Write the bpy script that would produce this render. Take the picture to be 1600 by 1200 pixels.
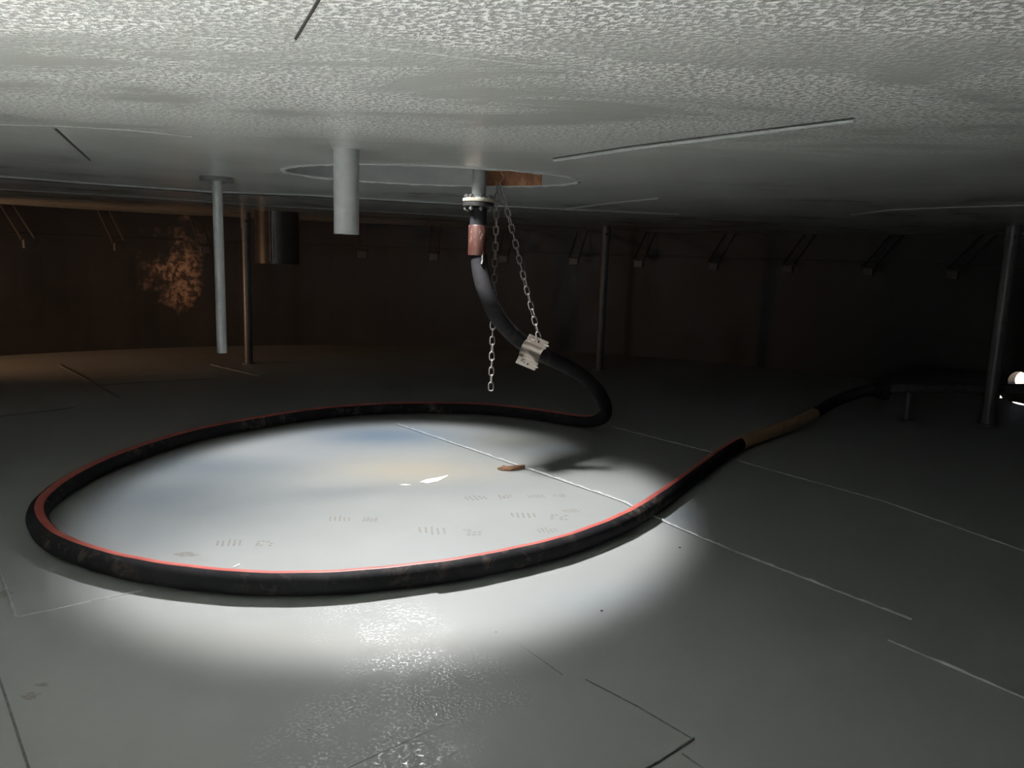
import bpy, bmesh, math, random
from mathutils import Vector, Matrix, Euler
from math import radians, sin, cos, tan, pi, sqrt, atan2, exp

C = bpy.context.scene
COL = C.collection
for o in list(bpy.data.objects):
    bpy.data.objects.remove(o)

# ------------------------------------------------------------------ camera
CZ = 1.23                       # camera height above the tank bottom
PITCH, ROLL = radians(9.35), radians(1.9)
fwd = Vector((0, cos(PITCH), -sin(PITCH)))
r0 = Vector((1, 0, 0)); u0 = r0.cross(fwd)
rgt = cos(ROLL) * r0 + sin(ROLL) * u0
up = -sin(ROLL) * r0 + cos(ROLL) * u0
cam = bpy.data.objects.new('camera', bpy.data.cameras.new('camera'))
COL.objects.link(cam)
cam.data.sensor_width = 36
cam.data.lens = 27
cam.data.clip_start = 0.02
mw = Matrix((rgt, up, -fwd)).transposed().to_4x4()
mw.translation = Vector((0, 0, CZ))
cam.matrix_world = mw
C.camera = cam
F = 1200.0

def ray(x, y):
    return fwd + rgt * ((x - 800) / F) - up * ((y - 600) / F)
def at(x, y, z):                # sight line of a pixel met with the plane at height z
    d = ray(x, y); return Vector((0, 0, CZ)) + d * ((z - CZ) / d.z)
def atY(x, y, Y):               # ... met with the plane at distance Y
    d = ray(x, y); return Vector((0, 0, CZ)) + d * (Y / d.y)

# ------------------------------------------------------------------ colour management, world, lights
C.view_settings.view_transform = 'Standard'
C.view_settings.look = 'None'
C.view_settings.gamma = 1
C.view_settings.use_curve_mapping = False
C.view_settings.exposure = 0.0
C.cycles.sample_clamp_indirect = 60      # keep the light that bounces off bright floor patches

W = bpy.data.worlds.new('daylight'); C.world = W
W.use_nodes = True
W.node_tree.nodes['Background'].inputs[0].default_value = (0.62, 0.74, 0.95, 1)
W.node_tree.nodes['Background'].inputs[1].default_value = 0.25

HC = 1.605                      # underside of the deck
TC = Vector((-0.55, 3.72, 0)); TR = 6.72     # tank axis and radius
WELL = Vector((-0.42, 3.83, 0)); WA, WB = 0.70, 0.44   # sump well in the deck
WELL_TOP = 1.98
LAMP = Vector((-0.50, 3.81, 1.955))          # small opening in the well's top plate
HOLE_R = 0.085

def light(name, kind, loc, power, color=(1, 1, 1), aim=None):
    l = bpy.data.lights.new(name, kind); l.energy = power; l.color = color
    o = bpy.data.objects.new(name, l); COL.objects.link(o); o.location = loc
    if aim is not None:
        o.rotation_euler = (Vector(aim) - Vector(loc)).to_track_quat('-Z', 'Y').to_euler()
    return o

# daylight through the small opening above the well: like a pinhole it throws a
# blurred picture of sky and cloud on the tank bottom
sky = light('opening_daylight', 'SPOT', LAMP, 425, (1, 1, 1), LAMP - Vector((0, 0, 1)))
sky.data.spot_size = radians(96)
sky.data.spot_blend = 0.2
sky.data.shadow_soft_size = 0.085
def lamp_nodes(l):
    l.use_nodes = True
    nt = l.node_tree; N = nt.nodes; L = nt.links
    em = N['Emission']
    geo = N.new('ShaderNodeNewGeometry')
    sep = N.new('ShaderNodeSeparateXYZ'); L.new(geo.outputs['Normal'], sep.inputs[0])
    def mth(op, a, b=None, c=None, clamp=False):
        n = N.new('ShaderNodeMath'); n.operation = op; n.use_clamp = clamp
        for i, v in enumerate((a, b, c)):
            if v is None: continue
            if isinstance(v, (int, float)): n.inputs[i].default_value = v
            else: L.new(v, n.inputs[i])
        return n.outputs[0]
    dz = mth('MAXIMUM', mth('ABSOLUTE', sep.outputs[2]), 0.05)
    u = mth('DIVIDE', sep.outputs[0], dz)      # tan of the two angles of the beam
    v = mth('DIVIDE', sep.outputs[1], dz)
    H = LAMP.z
    def gauss(px, py, a, b, rot):
        cu, cv = (at(px, py, 0) - LAMP).xy / H
        du = mth('SUBTRACT', u, cu); dv = mth('SUBTRACT', v, cv)
        c, s = cos(rot), sin(rot)
        e = mth('ADD', mth('MULTIPLY', du, c), mth('MULTIPLY', dv, s))
        f = mth('SUBTRACT', mth('MULTIPLY', dv, c), mth('MULTIPLY', du, s))
        q = mth('ADD', mth('POWER', mth('ABSOLUTE', mth('DIVIDE', e, a / H)), 2.0),
                mth('POWER', mth('ABSOLUTE', mth('DIVIDE', f, b / H)), 2.0))
        return mth('EXPONENT', mth('MULTIPLY', q, -1.0))
    rgb = N.new('ShaderNodeRGB'); rgb.outputs[0].default_value = (0.80, 0.80, 0.80, 1)
    col = rgb.outputs[0]
    for px, py, a, b, rot, cc, amt in BEAM_PATCHES:
        m = N.new('ShaderNodeMix'); m.data_type = 'RGBA'
        L.new(mth('MULTIPLY', gauss(px, py, a, b, rot), amt, clamp=True), m.inputs['Factor'])
        L.new(col, m.inputs[6]); m.inputs[7].default_value = (*cc, 1)
        col = m.outputs[2]
    # rim of the beam: soft ellipse
    cu, cv = (SPOT_C - LAMP).xy / H
    rr = mth('SQRT', mth('ADD', mth('POWER', mth('ABSOLUTE', mth('DIVIDE', mth('SUBTRACT', u, cu), SPOT_A / H)), 2.0),
                         mth('POWER', mth('ABSOLUTE', mth('DIVIDE', mth('SUBTRACT', v, cv), SPOT_B / H)), 2.0)))
    mr = N.new('ShaderNodeMapRange'); mr.interpolation_type = 'SMOOTHSTEP'
    L.new(rr, mr.inputs[0]); mr.inputs[1].default_value = 1.04; mr.inputs[2].default_value = 0.86
    # beam strengthened towards its edge to even out the falloff
    flat = mth('MINIMUM', mth('DIVIDE', 1.0, mth('POWER', dz, 2.2)), 2.6)
    L.new(col, em.inputs['Color'])
    L.new(mth('MULTIPLY', mr.outputs[0], flat), em.inputs['Strength'])
SPOT_C = Vector((-0.56, 3.85, 0)); SPOT_A, SPOT_B = 1.48, 1.76
# pixel centre on the floor, half-axes in metres, turn, colour, amount
BLUE = (0.32, 0.44, 0.62); WHITE = (0.86, 0.86, 0.88); SAND = (0.93, 0.82, 0.69); GREY = (0.42, 0.44, 0.47); DARK = (0.08, 0.085, 0.08)
BEAM_PATCHES = [  # sky picture put into the beam; dark entries add pipe and hose shade
    (230, 790, 0.60, 0.65, 0.3, (0.22, 0.26, 0.32), 0.95),
    (330, 725, 0.60, 0.30, 0.2, (0.30, 0.37, 0.46), 0.8),
    (300, 815, 0.45, 0.10, 0.1, (0.48, 0.49, 0.50), 0.6),
    (440, 700, 0.42, 0.35, 0.1, (0.78, 0.79, 0.84), 0.95),
    (600, 680, 0.55, 0.30, 0.1, BLUE, 0.9),
    (520, 770, 0.75, 0.13, 0.35, (0.50, 0.52, 0.56), 0.75),
    (650, 735, 0.42, 0.22, 0.1, SAND, 0.95),
    (740, 768, 0.35, 0.07, 0.5, (0.62, 0.64, 0.68), 0.6),
    (830, 690, 0.42, 0.38, -0.2, DARK, 0.75),
    (960, 715, 0.50, 0.50, -0.2, DARK, 0.75),
    (780, 685, 0.16, 0.14, 0.2, (0.55, 0.52, 0.47), 0.6),
    (860, 705, 0.32, 0.06, 0.4, (0.30, 0.36, 0.44), 0.6),
    (1060, 810, 0.12, 0.30, 0.3, (0.34, 0.40, 0.48), 0.7),
    (960, 930, 0.30, 0.10, 0.5, (0.60, 0.68, 0.82), 0.5),
    (700, 860, 0.90, 0.40, 0.1, WHITE, 0.6),
    (130, 850, 0.35, 0.50, 0.3, (0.22, 0.24, 0.26), 0.7),
    (450, 1000, 0.80, 0.08, 0.0, (0.80, 0.74, 0.68), 0.6),
]
lamp_nodes(sky.data)
# the opening itself, a small bright disc of sky
disc = light('opening_sky', 'AREA', LAMP + Vector((0, 0, 0.012)), 3.6, (0.93, 0.97, 1.0), (-0.75, 1.75, 0))
disc.data.shape = 'DISK'; disc.data.size = 0.10; disc.data.spread = radians(88)
# daylight through the shell manway behind the camera, to its left
MAN = TC + Vector((cos(radians(248)), sin(radians(248)), 0)) * (TR + 0.02) + Vector((0, 0, 0.62))
day = light('manway_daylight', 'AREA', MAN, 22, (0.95, 0.98, 1.0), (-0.4, 1.6, 0.9))
day.data.shape = 'DISK'; day.data.size = 0.55
# added fill lamp in an unseen deck hole, bouncing light onto the near ceiling
FILL_HOLE = Vector((-1.45, 0.0, 0)); FILL_HOLE_R = 0.30
near_fill = light('near_ceiling_fill', 'SPOT', FILL_HOLE + Vector((0, 0, HC + 0.30)), 9600, (1.0, 0.985, 0.965), FILL_HOLE)
near_fill.data.spot_size = radians(58); near_fill.data.spot_blend = 0.5; near_fill.data.shadow_soft_size = 0.10
# low warm daylight through the cleanout in the left shell
CLEAN_A = radians(161)
CLEAN = TC + Vector((cos(CLEAN_A), sin(CLEAN_A), 0)) * (TR + 0.03) + Vector((0, 0, 0.45))
warm = light('cleanout_daylight', 'AREA', CLEAN, 26, (1.0, 0.56, 0.30), (-5.0, 8.3, 0.55))
warm.data.spread = radians(75)
warm.data.shape = 'DISK'; warm.data.size = 0.34
# sun, low behind the right shell, reaching in through the open nozzle
sun = light('sun', 'SUN', (9, 14, 5), 16.0, (1.0, 0.90, 0.80), (9 - 0.17, 14 - 0.26, 5 - 0.22))
sun.data.angle = radians(0.6)

# ------------------------------------------------------------------ helpers
def obj(name, bm, mats, parent=None, smooth=None, loc=None):
    bmesh.ops.recalc_face_normals(bm, faces=bm.faces)
    me = bpy.data.meshes.new(name); bm.to_mesh(me); bm.free()
    if not isinstance(mats, (list, tuple)): mats = [mats]
    for m in mats: me.materials.append(m)
    if smooth is not None:
        for p in me.polygons: p.use_smooth = True
        try: me.set_sharp_from_angle(angle=radians(smooth))
        except Exception: pass
    o = bpy.data.objects.new(name, me); COL.objects.link(o)
    if parent is not None: o.parent = parent
    if loc is not None: o.location = loc
    return o
def tag(o, label, cat, group=None):
    o['label'] = label; o['category'] = cat
    if group: o['group'] = group
    return o
def thing(name, label, cat, loc=(0, 0, 0), group=None):
    o = bpy.data.objects.new(name, None); COL.objects.link(o); o.location = loc
    o.empty_display_size = 0.05
    return tag(o, label, cat, group)
def struct(o):
    o['kind'] = 'structure'; return o

def frame_of(t):
    t = Vector(t).normalized()
    a = Vector((0, 0, 1)) if abs(t.z) < 0.9 else Vector((1, 0, 0))
    x = a.cross(t).normalized(); y = t.cross(x)
    return x, y, t
def ring(bm, c, x, y, r, n, ph=0.0, ry=None):
    ry = r if ry is None else ry
    return [bm.verts.new(Vector(c) + x * (r * cos(2 * pi * k / n + ph)) + y * (ry * sin(2 * pi * k / n + ph))) for k in range(n)]
def bridge(bm, A, B, mat=0):
    n = len(A); fs = []
    for k in range(n):
        f = bm.faces.new((A[k], A[(k + 1) % n], B[(k + 1) % n], B[k])); f.material_index = mat; fs.append(f)
    return fs
def rod(bm, p0, p1, r, n=16, r1=None, mat=0, caps=True):
    p0, p1 = Vector(p0), Vector(p1); x, y, t = frame_of(p1 - p0)
    A = ring(bm, p0, x, y, r, n); B = ring(bm, p1, x, y, r if r1 is None else r1, n)
    bridge(bm, A, B, mat)
    if caps:
        for R in (A, B): bm.faces.new(R).material_index = mat
def lathe(bm, base, axis, prof, n=32, mat=0, closed=True):
    """prof: list of (radius, distance along axis); closed loops make solid rings"""
    x, y, t = frame_of(axis); base = Vector(base)
    R = [ring(bm, base + t * h, x, y, r, n) for r, h in prof]
    for a, b in zip(R, R[1:]): bridge(bm, a, b, mat)
    if closed: bridge(bm, R[-1], R[0], mat)
    else:
        for q in (R[0], R[-1]): bm.faces.new(q).material_index = mat
def pipe_wall(bm, p0, p1, ro, ri, n=32, mat=0):
    L = (Vector(p1) - Vector(p0)).length
    b = 0.0015
    lathe(bm, p0, Vector(p1) - Vector(p0), [(ri, 0), (ro - b, 0), (ro, b), (ro, L - b), (ro - b, L), (ri, L)], n, mat)
def box(bm, c, size, M=None, mat=0, bevel=0.0):
    M = M or Matrix.Identity(3)
    vs = []
    for sx in (-1, 1):
        for sy in (-1, 1):
            for sz in (-1, 1):
                vs.append(bm.verts.new(Vector(c) + M @ Vector((sx * size[0] / 2, sy * size[1] / 2, sz * size[2] / 2))))
    fs = []
    for q in ((0, 1, 3, 2), (4, 6, 7, 5), (0, 4, 5, 1), (2, 3, 7, 6), (0, 2, 6, 4), (1, 5, 7, 3)):
        f = bm.faces.new([vs[i] for i in q]); f.material_index = mat; fs.append(f)
    if bevel:
        es = list({e for f in fs for e in f.edges})
        r = bmesh.ops.bevel(bm, geom=es, offset=bevel, segments=2, affect='EDGES', profile=0.5)
        for f in r['faces']: f.material_index = mat
def catmull(P, step):
    out = []
    n = len(P)
    for i in range(n - 1):
        p0 = P[max(i - 1, 0)]; p1 = P[i]; p2 = P[i + 1]; p3 = P[min(i + 2, n - 1)]
        m = max(2, int((p2 - p1).length / step))
        for k in range(m):
            t = k / m
            out.append(0.5 * ((2 * p1) + (p2 - p0) * t + (2 * p0 - 5 * p1 + 4 * p2 - p3) * t * t + (3 * p1 - p0 - 3 * p2 + p3) * t ** 3))
    out.append(P[-1].copy())
    return out
def smooth_path(P, it=3):
    P = [p.copy() for p in P]
    for _ in range(it):
        Q = [P[0]] + [(P[i - 1] + 2 * P[i] + P[i + 1]) / 4 for i in range(1, len(P) - 1)] + [P[-1]]
        P = Q
    return P
def resample(P, step):
    d = [0.0]
    for a, b in zip(P, P[1:]): d.append(d[-1] + (b - a).length)
    n = max(2, int(d[-1] / step)); out = []; j = 0
    for k in range(n + 1):
        s = d[-1] * k / n
        while j < len(d) - 2 and d[j + 1] < s: j += 1
        w = (s - d[j]) / max(1e-9, d[j + 1] - d[j])
        out.append(P[j].lerp(P[j + 1], min(1, w)))
    return out
def sweep(bm, P, r, n, nrm0=Vector((0, 0, 1)), matf=None, rf=None, cap=True):
    """tube with a parallel-transported frame; vertex k=n/4 lies towards nrm0"""
    N = len(P); T = []
    for i in range(N):
        T.append((P[min(i + 1, N - 1)] - P[max(i - 1, 0)]).normalized())
    u = (nrm0 - T[0] * nrm0.dot(T[0])).normalized()
    rings = []
    for i in range(N):
        if i:
            u = T[i - 1].rotation_difference(T[i]) @ u
            u = (u - T[i] * u.dot(T[i])).normalized()
        x = u.cross(T[i]).normalized()
        R = []
        for k in range(n):
            a = 2 * pi * k / n
            rr = r if rf is None else rf(i, k)
            R.append(bm.verts.new(P[i] + (x * cos(a) + u * sin(a)) * rr))
        rings.append(R)
    for i in range(N - 1):
        A, B = rings[i], rings[i + 1]
        for k in range(n):
            f = bm.faces.new((A[k], A[(k + 1) % n], B[(k + 1) % n], B[k]))
            if matf: f.material_index = matf(i, k)
    if cap:
        bm.faces.new(rings[0]); bm.faces.new(rings[-1])

# ------------------------------------------------------------------ materials
def new_mat(name):
    m = bpy.data.materials.new(name); m.use_nodes = True
    nt = m.node_tree; b = nt.nodes['Principled BSDF']
    return m, nt, nt.nodes, nt.links, b
class G:
    def __init__(s, nt): s.nt = nt; s.N = nt.nodes; s.L = nt.links
    def coord(s, scale=1.0, loc=(0, 0, 0), rot=(0, 0, 0), which='Object'):
        tc = s.N.new('ShaderNodeTexCoord'); mp = s.N.new('ShaderNodeMapping')
        mp.inputs['Scale'].default_value = (scale,) * 3 if isinstance(scale, (int, float)) else scale
        mp.inputs['Location'].default_value = loc; mp.inputs['Rotation'].default_value = rot
        s.L.new(tc.outputs[which], mp.inputs[0]); return mp.outputs[0]
    def noise(s, vec, scale, detail=4, rough=0.55, dist=0.0):
        n = s.N.new('ShaderNodeTexNoise'); n.inputs['Scale'].default_value = scale
        n.inputs['Detail'].default_value = detail; n.inputs['Roughness'].default_value = rough
        n.inputs['Distortion'].default_value = dist
        s.L.new(vec, n.inputs['Vector']); return n.outputs[0]
    def voro(s, vec, scale, feat='F1', rand=1.0):
        n = s.N.new('ShaderNodeTexVoronoi'); n.feature = feat; n.inputs['Scale'].default_value = scale
        n.inputs['Randomness'].default_value = rand
        s.L.new(vec, n.inputs['Vector']); return n.outputs['Distance']
    def ramp(s, fac, stops, mode='LINEAR'):
        r = s.N.new('ShaderNodeValToRGB'); r.color_ramp.interpolation = mode
        e = r.color_ramp.elements
        while len(e) < len(stops): e.new(0.5)
        for i, (p, c) in enumerate(stops):
            e[i].position = p
            e[i].color = (c, c, c, 1) if isinstance(c, (int, float)) else (*c, 1)
        s.L.new(fac, r.inputs[0]); return r.outputs[0]
    def math(s, op, a, b=None, clamp=False):
        n = s.N.new('ShaderNodeMath'); n.operation = op; n.use_clamp = clamp
        for i, v in enumerate((a, b)):
            if v is None: continue
            if isinstance(v, (int, float)): n.inputs[i].default_value = v
            else: s.L.new(v, n.inputs[i])
        return n.outputs[0]
    def mix(s, f, a, b):
        m = s.N.new('ShaderNodeMix'); m.data_type = 'RGBA'
        for sock, v in ((m.inputs['Factor'], f), (m.inputs[6], a), (m.inputs[7], b)):
            if isinstance(v, (int, float)): sock.default_value = v
            elif isinstance(v, tuple): sock.default_value = (*v, 1)
            else: s.L.new(v, sock)
        return m.outputs[2]
    def bump(s, h, strength, dist, prev=None):
        b = s.N.new('ShaderNodeBump'); b.inputs['Strength'].default_value = strength; b.inputs['Distance'].default_value = dist
        s.L.new(h, b.inputs['Height'])
        if prev is not None: s.L.new(prev, b.inputs['Normal'])
        return b.outputs[0]
    def blob(s, cx, cy, a, b, rot=0.0):
        """soft mask 1 at a place on the sheet, 0 outside an ellipse"""
        v = s.coord(1.0)
        sub = s.N.new('ShaderNodeVectorMath'); sub.operation = 'SUBTRACT'; s.L.new(v, sub.inputs[0]); sub.inputs[1].default_value = (cx, cy, 0)
        mp = s.N.new('ShaderNodeMapping'); mp.vector_type = 'TEXTURE'
        mp.inputs['Rotation'].default_value = (0, 0, rot); mp.inputs['Scale'].default_value = (a, b, 1e6)
        s.L.new(sub.outputs[0], mp.inputs[0])
        ln = s.N.new('ShaderNodeVectorMath'); ln.operation = 'LENGTH'; s.L.new(mp.outputs[0], ln.inputs[0])
        return s.ramp(ln.outputs['Value'], [(0.35, 1.0), (1.0, 0.0)], 'EASE')

def simple(name, col, rough=0.5, metal=0.0, vary=0.15, scale=30, bump=0.0, bscale=80, spec=0.5):
    m, nt, N, L, b = new_mat(name); g = G(nt)
    c = g.coord(1.0)
    n = g.noise(c, scale, 5)
    dk = tuple(x * (1 - vary) for x in col); lt = tuple(min(1, x * (1 + vary)) for x in col)
    L.new(g.ramp(n, [(0.3, dk), (0.7, lt)]), b.inputs['Base Color'])
    b.inputs['Roughness'].default_value = rough; b.inputs['Metallic'].default_value = metal
    b.inputs['Specular IOR Level'].default_value = spec
    if bump:
        L.new(g.bump(g.noise(c, bscale, 3), bump, 0.01), b.inputs['Normal'])
    return m

def floor_paint():
    m, nt, N, L, b = new_mat('grey_floor_paint'); g = G(nt); c = g.coord(1.0)
    big = g.noise(c, 1.3, 5, 0.6)
    col = g.ramp(big, [(0.3, (0.252, 0.261, 0.253)), (0.7, (0.279, 0.287, 0.278))])
    # dried mud stains
    st = g.math('MULTIPLY', g.ramp(g.noise(c, 5.0, 6, 0.65, 0.6), [(0.62, 0.0), (0.72, 1.0)]), g.ramp(g.noise(c, 0.9, 2), [(0.45, 0.0), (0.62, 0.5)]))
    col = g.mix(st, col, (0.27, 0.23, 0.19))
    # spatter of dark specks
    sp = g.ramp(g.voro(c, 9.0), [(0.0, 1.0), (0.035, 1.0), (0.05, 0.0)], 'LINEAR')
    sp = g.math('MULTIPLY', sp, g.ramp(g.noise(c, 3.1, 2), [(0.55, 0.0), (0.62, 0.6)]))
    col = g.mix(sp, col, (0.16, 0.15, 0.14))
    L.new(col, b.inputs['Base Color'])
    # wet patch: beads of water over the paint in front of the hose
    wet = g.math('MAXIMUM', g.math('MAXIMUM', g.blob(*WET1), g.blob(*WET2)), g.math('MULTIPLY', g.blob(*WET3), 0.4))
    wet = g.math('MULTIPLY', wet, g.ramp(g.noise(c, 7.0, 4, 0.6), [(0.38, 0.0), (0.66, 1.0)]))
    drops = g.ramp(g.noise(g.coord(1.0, (1.0, 1.0, 1.0)), 95.0, 2, 0.5), [(0.48, 0.0), (0.68, 1.0)], 'EASE')
    h = g.math('MULTIPLY', drops, wet)
    L.new(g.ramp(h, [(0.0, 0.22), (0.4, 1.0)]), b.inputs['Specular IOR Level'])
    ior = N.new('ShaderNodeMapRange'); L.new(h, ior.inputs[0]); ior.inputs[2].default_value = 0.5; ior.inputs[3].default_value = 1.5; ior.inputs[4].default_value = 2.2
    L.new(ior.outputs[0], b.inputs['IOR'])
    nb = g.bump(g.noise(c, 26.0, 3), 0.05, 0.004)
    nb = g.bump(h, 0.6, 0.003, nb)
    L.new(nb, b.inputs['Normal'])
    rg = g.ramp(h, [(0.0, 0.42), (0.5, 0.22)])
    rv = g.math('ADD', rg, g.math('MULTIPLY', g.noise(c, 2.2, 4), 0.10))
    L.new(rv, b.inputs['Roughness'])
    return m
def _w(px, py, a, b, rot=0.0):
    p = at(px, py, 0); return (p.x, p.y, a, b, rot)
WET1 = _w(575, 1165, 0.34, 0.34, 0.2)
WET2 = _w(670, 1070, 0.36, 0.26, 0.0)
WET3 = _w(590, 975, 0.34, 0.24, 0.0)

def ceiling_paint():
    m, nt, N, L, b = new_mat('grey_deck_paint'); g = G(nt); c = g.coord(1.0)
    big = g.noise(c, 0.8, 5, 0.6)
    base = g.ramp(big, [(0.3, (0.36, 0.372, 0.352)), (0.7, (0.41, 0.422, 0.405))])
    b.inputs['Specular IOR Level'].default_value = 0.6; b.inputs['IOR'].default_value = 1.9
    # condensation relief and painted glints: beads in drifts, with clear swept bands between
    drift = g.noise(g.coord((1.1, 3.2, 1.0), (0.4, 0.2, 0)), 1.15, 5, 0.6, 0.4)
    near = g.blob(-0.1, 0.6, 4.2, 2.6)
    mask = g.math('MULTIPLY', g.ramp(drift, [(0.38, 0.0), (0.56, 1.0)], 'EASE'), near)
    mask = g.math('MAXIMUM', mask, g.blob(-0.3, 0.55, 3.0, 1.25))  # fuller painted glints near the camera, brightening the colour there
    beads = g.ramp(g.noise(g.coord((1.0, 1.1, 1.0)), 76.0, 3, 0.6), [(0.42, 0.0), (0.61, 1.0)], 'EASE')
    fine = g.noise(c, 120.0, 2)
    L.new(g.mix(g.math('MULTIPLY', g.math('MULTIPLY', beads, mask), 0.92), base, (0.89, 0.90, 0.875)), b.inputs['Base Color'])   # ceiling glints painted pale into the bead colour
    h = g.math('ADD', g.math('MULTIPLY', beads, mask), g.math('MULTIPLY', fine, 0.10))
    nb = g.bump(g.noise(c, 5.0, 3), 0.06, 0.02)
    nb = g.bump(h, 0.7, 0.006, nb)
    L.new(nb, b.inputs['Normal'])
    L.new(g.ramp(g.noise(c, 1.7, 4), [(0.3, 0.18), (0.7, 0.27)]), b.inputs['Roughness'])
    return m

def wall_steel():
    m, nt, N, L, b = new_mat('bare_shell_steel'); g = G(nt); c = g.coord(1.0)
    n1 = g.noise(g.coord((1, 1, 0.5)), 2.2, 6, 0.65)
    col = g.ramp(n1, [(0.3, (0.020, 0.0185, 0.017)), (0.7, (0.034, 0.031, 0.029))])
    # flaked rust on the left shell, with its warm light patch painted in
    p = RUST_LIT
    v = N.new('ShaderNodeVectorMath'); v.operation = 'DISTANCE'; L.new(c, v.inputs[0]); v.inputs[1].default_value = p
    near = g.ramp(g.math('ADD', v.outputs['Value'], g.math('MULTIPLY', g.math('SUBTRACT', g.noise(c, 2.3, 5, 0.65), 0.47), 1.5)), [(0.0, 1.0), (0.22, 0.75), (0.52, 0.0)], 'EASE')
    flake = g.ramp(g.noise(c, 9.0, 7, 0.7), [(0.47, 0.0), (0.53, 1.0)])
    rust = g.ramp(g.noise(c, 18.0, 4), [(0.35, (0.18, 0.10, 0.06)), (0.65, (0.62, 0.43, 0.30))])  # rust colour with the warm light patch painted in
    col = g.mix(g.math('MULTIPLY', near, g.math('ADD', g.math('MULTIPLY', flake, 0.75), 0.25)), col, rust)
    L.new(col, b.inputs['Base Color'])
    L.new(g.ramp(n1, [(0.3, 0.42), (0.7, 0.65)]), b.inputs['Roughness'])
    L.new(g.bump(g.noise(c, 25.0, 4), 0.12, 0.01), b.inputs['Normal'])
    return m
RUST_LIT = (-4.12, 9.41, 1.02)

def hose_rubber():
    m, nt, N, L, b = new_mat('black_hose_rubber'); g = G(nt); c = g.coord(1.0)
    mud = g.math('MULTIPLY', g.ramp(g.noise(c, 16.0, 6, 0.7, 0.5), [(0.50, 0.0), (0.66, 1.0)]), g.ramp(g.noise(c, 2.4, 3), [(0.44, 0.0), (0.62, 0.7)]))
    col = g.mix(mud, g.ramp(g.noise(c, 6, 4), [(0.3, (0.012, 0.012, 0.014)), (0.7, (0.022, 0.021, 0.023))]), (0.17, 0.13, 0.10))
    L.new(col, b.inputs['Base Color'])
    b.inputs['Specular IOR Level'].default_value = 0.13
    L.new(g.ramp(mud, [(0, 0.7), (1, 0.85)]), b.inputs['Roughness'])
    L.new(g.bump(g.noise(g.coord((1, 1, 1)), 140.0, 2), 0.12, 0.004), b.inputs['Normal'])
    return m
def stripe_red():
    m, nt, N, L, b = new_mat('red_stripe_rubber'); g = G(nt); c = g.coord(1.0)
    L.new(g.ramp(g.noise(c, 9, 5), [(0.3, (0.36, 0.065, 0.05)), (0.7, (0.47, 0.115, 0.09))]), b.inputs['Base Color'])
    b.inputs['Roughness'].default_value = 0.5
    L.new(g.bump(g.noise(c, 160, 2), 0.2, 0.004), b.inputs['Normal'])
    return m
def copper_band():
    m, nt, N, L, b = new_mat('rusty_painted_band'); g = G(nt)
    n = g.noise(g.coord((1, 1, 0.25)), 60, 5, 0.7)
    col = g.ramp(n, [(0.42, (0.036, 0.013, 0.009)), (0.56, (0.055, 0.021, 0.014)), (0.66, (0.20, 0.16, 0.145))])
    L.new(col, b.inputs['Base Color'])
    L.new(g.ramp(n, [(0.4, 0.5), (0.65, 0.28)]), b.inputs['Roughness'])
    b.inputs['Metallic'].default_value = 0.1
    return m
def worn_flange():
    m, nt, N, L, b = new_mat('worn_pale_flange_paint'); g = G(nt)
    n = g.noise(g.coord(1.0), 22, 5, 0.65)
    L.new(g.ramp(n, [(0.40, (0.26, 0.20, 0.13)), (0.52, (0.38, 0.355, 0.30)), (0.7, (0.44, 0.43, 0.40))]), b.inputs['Base Color'])
    b.inputs['Roughness'].default_value = 0.45
    return m
def rust_plate():
    m, nt, N, L, b = new_mat('rusted_well_paint'); g = G(nt)
    n = g.noise(g.coord((1, 1, 0.4), (0.3, 0, 0)), 7, 6, 0.7)
    L.new(g.ramp(n, [(0.36, (0.05, 0.025, 0.015)), (0.50, (0.22, 0.09, 0.035)), (0.68, (0.40, 0.30, 0.20))]), b.inputs['Base Color'])
    b.inputs['Roughness'].default_value = 0.7
    return m
def mud_print():
    m, nt, N, L, b = new_mat('dried_mud'); g = G(nt)
    n = g.noise(g.coord(1.0), 90, 4, 0.7)
    L.new(g.ramp(n, [(0.35, (0.165, 0.148, 0.122)), (0.6, (0.25, 0.245, 0.232))]), b.inputs['Base Color'])
    b.inputs['Roughness'].default_value = 0.7
    return m

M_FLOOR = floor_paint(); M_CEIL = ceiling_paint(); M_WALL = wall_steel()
M_BEAD = simple('weld_bead_paint', (0.42, 0.43, 0.43), 0.22, 0, 0.12, 60, 0.35, 160, 0.7)
M_DBEAD = simple('dark_lap_edge', (0.13, 0.13, 0.12), 0.55, 0, 0.35, 40)  # darker tone for the floor lap edges
M_CBEAD = simple('deck_seam_paint', (0.30, 0.315, 0.305), 0.35, 0, 0.15, 60, 0.3, 140)
M_GAP = simple('seam_gap_dark', (0.018, 0.015, 0.013), 0.8, 0, 0.3, 30)  # darkness of gaps and holes painted as near-black strips and discs
M_HOSE = hose_rubber(); M_RED = stripe_red(); M_BAND = copper_band(); M_FLANGE = worn_flange(); M_RUST = rust_plate(); M_MUD = mud_print()
M_PIPE = simple('grey_pipe_paint', (0.29, 0.305, 0.30), 0.28, 0, 0.10, 25, 0.12, 70)
M_DRAINP = simple('dull_drain_pipe_paint', (0.20, 0.21, 0.205), 0.45, 0, 0.10, 25, 0.12, 70)
M_LEG = simple('dull_leg_paint', (0.10, 0.103, 0.10), 0.35, 0, 0.2, 20, 0.15, 60)
M_DARK = simple('dark_cast_steel', (0.035, 0.033, 0.031), 0.42, 0.3, 0.3, 40, 0.2, 90)
M_BOLT = simple('zinc_bolt', (0.62, 0.61, 0.58), 0.25, 0.9, 0.15, 80)
M_CHAIN = simple('galvanised_chain', (0.22, 0.21, 0.195), 0.45, 0.3, 0.2, 90)
M_CLAMP = simple('stainless_saddle', (0.56, 0.51, 0.45), 0.28, 0.8, 0.12, 14, 0.08, 60)
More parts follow.
